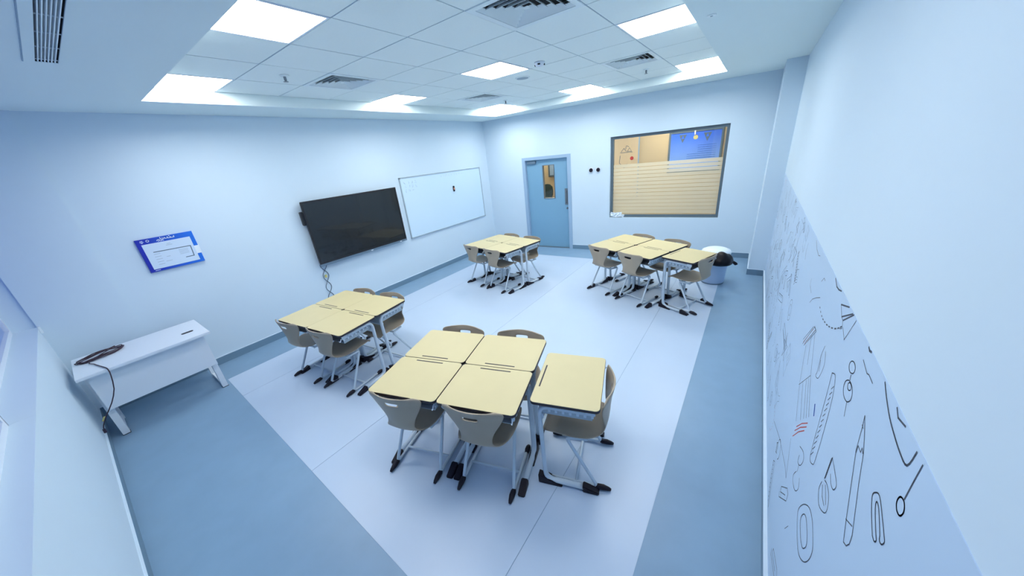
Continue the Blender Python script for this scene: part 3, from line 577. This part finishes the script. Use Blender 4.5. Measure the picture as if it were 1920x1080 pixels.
def make_chair():
    t = thing('school_chair', '', 'chair')
    P = [(.200, .398, .160), (.192, .420, .185), (.13, .434, .203), (.05, .428, .208), (-.05, .421, .204), (-.13, .421, .185), (-.190, .434, .150), (-.222, .470, .118), (-.232, .525, .117), (-.236, .58, .142), (-.241, .635, .176), (-.248, .69, .205), (-.256, .73, .219), (-.262, .757, .205), (-.265, .768, .165)]
    rows = catmull(P, 3); NS = 16; bm = bmesh.new(); G = []
    for i, (y, z, hw) in enumerate(rows):
        row = []
        for k in range(NS + 1):
            s = -1 + 2 * k / NS
            bk = min(1, max(0, (z - .43) / .1)); lift = .016 * s * s * (1 - bk); fwd = (.030 + .022 * min(1, max(0, (z - .5) / .2))) * bk * s * s
            row.append(bm.verts.new((s * hw, y + fwd, z + lift)))
        G.append(row)
    for i in range(len(G) - 1):
        for k in range(NS):
            zc = (G[i][k].co.z + G[i + 1][k + 1].co.z) / 2; xc = (G[i][k].co.x + G[i + 1][k + 1].co.x) / 2
            if .690 < zc < .722 and abs(xc) < .042: continue
            bm.faces.new((G[i][k], G[i][k + 1], G[i + 1][k + 1], G[i + 1][k]))
    sh = obj('seat_shell', bm, 'shell', t, True)
    so = sh.modifiers.new('thickness', 'SOLIDIFY'); so.thickness = .010; so.offset = -1
    ss = sh.modifiers.new('smooth', 'SUBSURF'); ss.levels = 1; ss.render_levels = 1
    for sx in (-1, 1):
        x = sx * .196; xt = sx * .172
        bm = bmesh.new()
        Q = round_path([(x, .205, .02), (x, -.165, .02), (xt, .045, .398), (xt * .9, -.10, .396)], .035, 5)
        tube(bm, Q, .0125, 8); obj('leg_frame', bm, 'tube', t, True)
        for y0_, y1_, lo in ((-.255, -.155, -1), (.14, .225, 1)):
            bm = bmesh.new(); ym = (y0_ + y1_) / 2
            tube(bm, [(x, y0_, .014), (x, y0_ + .015, .018), (x, ym, .023), (x, y1_ - .015, .023), (x, y1_, .020)], [.009, .014, .020, .019, .014], 10)
            obj('foot_cap', bm, 'cap', t, True)
    bm = bmesh.new(); tube(bm, [(-.196, -.02, .024), (.196, -.02, .024)], .010, 8); obj('stretcher', bm, 'tube', t, True)
    bm = bmesh.new(); tube(bm, [(-.172, .03, .399), (.172, .03, .399)], .011, 8); obj('seat_support', bm, 'tube', t, True)
    bm = bmesh.new(); tube(bm, [(-.155, -.09, .397), (.155, -.09, .397)], .011, 8); obj('seat_support', bm, 'tube', t, True)
    return t
desk0, chair0 = make_desk(), make_chair(); used = {'d': 0, 'c': 0}
def put(kind, loc, rz, label, group):
    base = desk0 if kind == 'd' else chair0
    if not used[kind]:
        used[kind] = 1; base.location = loc; base.rotation_euler = (0, 0, rz); base['label'] = label; base['group'] = group; return base
    return dup(base, loc, rz, label, group)
groups = [  # origin (front left corner), angle, desk pitch, chair u positions front / back, extra desk, where
    ((3.412, -5.855), 16.5, .565, (.255, .845), (.33, .885), (1.395, .425, .40), 'nearest cluster', 'nearest five-desk cluster'),
    ((1.300, -5.650), 7.0, .558, (.212, .795), (.35, .86), None, 'cluster by the wall screen', 'four-desk cluster by the wall screen'),
    ((1.240, -2.478), -10.5, .562, (.212, .78), (.345, .885), None, 'cluster by the blue door', 'four-desk cluster by the blue door'),
    ((3.425, -1.915), -22.0, .580, (.245, .83), (.375, .96), (1.405, .455, .475), 'cluster below the inner window', 'five-desk cluster below the inner window')]
for (ox, oy), ang, pw, cf, cb, ex, where, gname in groups:
    a = R(ang)
    def W(u, v): return (ox + u * math.cos(a) - v * math.sin(a), oy + u * math.sin(a) + v * math.cos(a), .002)
    put('d', W(pw * .5, .222), a, 'beige-topped school desk, front left one of the ' + where, 'desks of the ' + gname)
    put('d', W(pw * 1.5, .222), a, 'beige-topped school desk, front right one of the ' + where, 'desks of the ' + gname)
    put('d', W(pw * .5, .664), a + math.pi, 'beige-topped school desk, back left one of the ' + where, 'desks of the ' + gname)
    put('d', W(pw * 1.5, .664), a + math.pi, 'beige-topped school desk, back right one of the ' + where, 'desks of the ' + gname)
    for u, s_ in zip(cf, ('left', 'right')): put('c', W(u, .192), a, 'taupe moulded chair, front %s one of the %s' % (s_, where), 'chairs of the ' + gname)
    for u, s_ in zip(cb, ('left', 'right')): put('c', W(u, .885 - .192 + .008), a + math.pi, 'taupe moulded chair, back %s one of the %s' % (s_, where), 'chairs of the ' + gname)
    if ex:
        put('d', W(ex[0], ex[1]), a + math.pi / 2, 'beige-topped desk turned sideways, right end of the ' + where, 'desks of the ' + gname)
        put('c', W(ex[0] + .035, ex[2]), a + math.pi / 2, 'taupe moulded chair facing left, right end of the ' + where, 'chairs of the ' + gname)
# ------------------------------------------------------------------ white teacher desk with a coil of cable
t = thing('white_desk', 'small white desk with modesty panel against the left wall', 'desk')
obj('desktop', B((.215, .875, -7.09, -6.15, .722, .75)), 'white', t, bevel=.003)
obj('modesty_panel', B((.745, .765, -7.04, -6.20, .325, .722)), 'white', t)
for yy in (-7.035, -6.225):
    obj('leg', B((.655, .715, yy - .025, yy + .025, 0, .722)), 'white', t)
    obj('leg', B((.28, .33, yy - .025, yy + .025, 0, .722)), 'white', t)
    obj('foot_rail', B((.33, .655, yy - .02, yy + .02, .02, .06)), 'white', t)
    obj('foot_pad', B((.652, .718, yy - .028, yy + .028, 0, .006)), 'cap', t)
bm = bmesh.new(); rrect(bm, .022, .05, .75, .7525, .018); bmesh.ops.translate(bm, verts=bm.verts, vec=(.638, -6.29, 0)); obj('cable_grommet', bm, 'cap', t)
bm = bmesh.new(); rr = random.Random(5); pts = []
ax = Vector((.300 - .44, .36 - .0, 0)); ax = Vector((-.17, .36, 0)).normalized(); bx = Vector((ax.y, -ax.x, 0)); ce = Vector((.40, -6.90, 0))
for k in range(60):
    q = k * .42; la = .18 - .03 * abs(math.sin(k * .13)); lb = .075 + .03 * math.sin(k * .21)
    tw = .45 * math.sin(k * .07)
    p = ce + ax * la * math.cos(q) + bx * lb * math.sin(q + tw); pts.append((p.x, p.y, .758 + .014 * (k / 60) + .004 * math.sin(k * 1.7)))
e_ = pts[-1]
pts += [(.52, -6.98, .765), (.62, -6.96, .760), (.74, -6.93, .757), (.86, -6.90, .757), (.895, -6.895, .735), (.905, -6.90, .69), (.91, -6.93, .56), (.905, -6.99, .44), (.89, -7.06, .34), (.86, -7.11, .25), (.83, -7.125, .20)]
tube(bm, catmull(pts, 2), .0045, 6)
co = thing('coiled_cable', 'dark cable coiled on the white desk, its end hanging over the edge', 'cable', (0, 0, 0))
obj('cord', bm, 'cord', co, True)
bm = bmesh.new(); tube(bm, [(.868, -7.075, .325), (.86, -7.095, .29)], .009, 8); obj('cable_tie', bm, 'yellow', co)
bm = bmesh.new(); tube(bm, [(.83, -7.125, .20), (.825, -7.128, .16)], .010, 8); obj('plug', bm, 'cord', co)
# ------------------------------------------------------------------ waste bin with a black bag
t = thing('waste_bin', 'round pale bin with white lid behind the desks below the inner window', 'bin', (5.14, -.965, 0))
bm = bmesh.new(); lathe(bm, [(.155, .012), (.16, .03), (.185, .46), (.19, .48)], 28); obj('bucket', bm, 'bin', t, True)
bm = bmesh.new(); lathe(bm, [(.158, 0), (.160, .014)], 28); obj('base_ring', bm, 'bar', t)
bm = bmesh.new(); lathe(bm, [(.196, .475), (.200, .50), (.19, .525), (.14, .55), (.07, .56)], 28); obj('lid', bm, 'binlid', t, True)
t = thing('bin_bag', 'crumpled black plastic bag bulging over the right side of the bin', 'bag', (5.215, -1.09, .405))
bm = bmesh.new(); bmesh.ops.create_icosphere(bm, subdivisions=4, radius=1)
rr = random.Random(2); K = [(Vector((rr.uniform(-1, 1), rr.uniform(-1, 1), rr.uniform(-1, 1))) * 6, rr.uniform(0, 6)) for _ in range(10)]
for v in bm.verts:
    d = 1 + sum(math.sin(k.dot(v.co) + p) for k, p in K) * .018
    v.co = Vector((v.co.x * .165 * d, v.co.y * .17 * d, v.co.z * .13 * d))
    if v.co.z < -.05: v.co.z = -.05 + (v.co.z + .05) * .3
obj('sack', bm, 'bag', t, True)
bm = bmesh.new(); tube(bm, [(.13, .05, -.02), (.17, .06, -.035), (.205, .06, -.06), (.22, .05, -.055)], [.03, .02, .025, .012], 8); obj('knot', bm, 'bag', t, True)
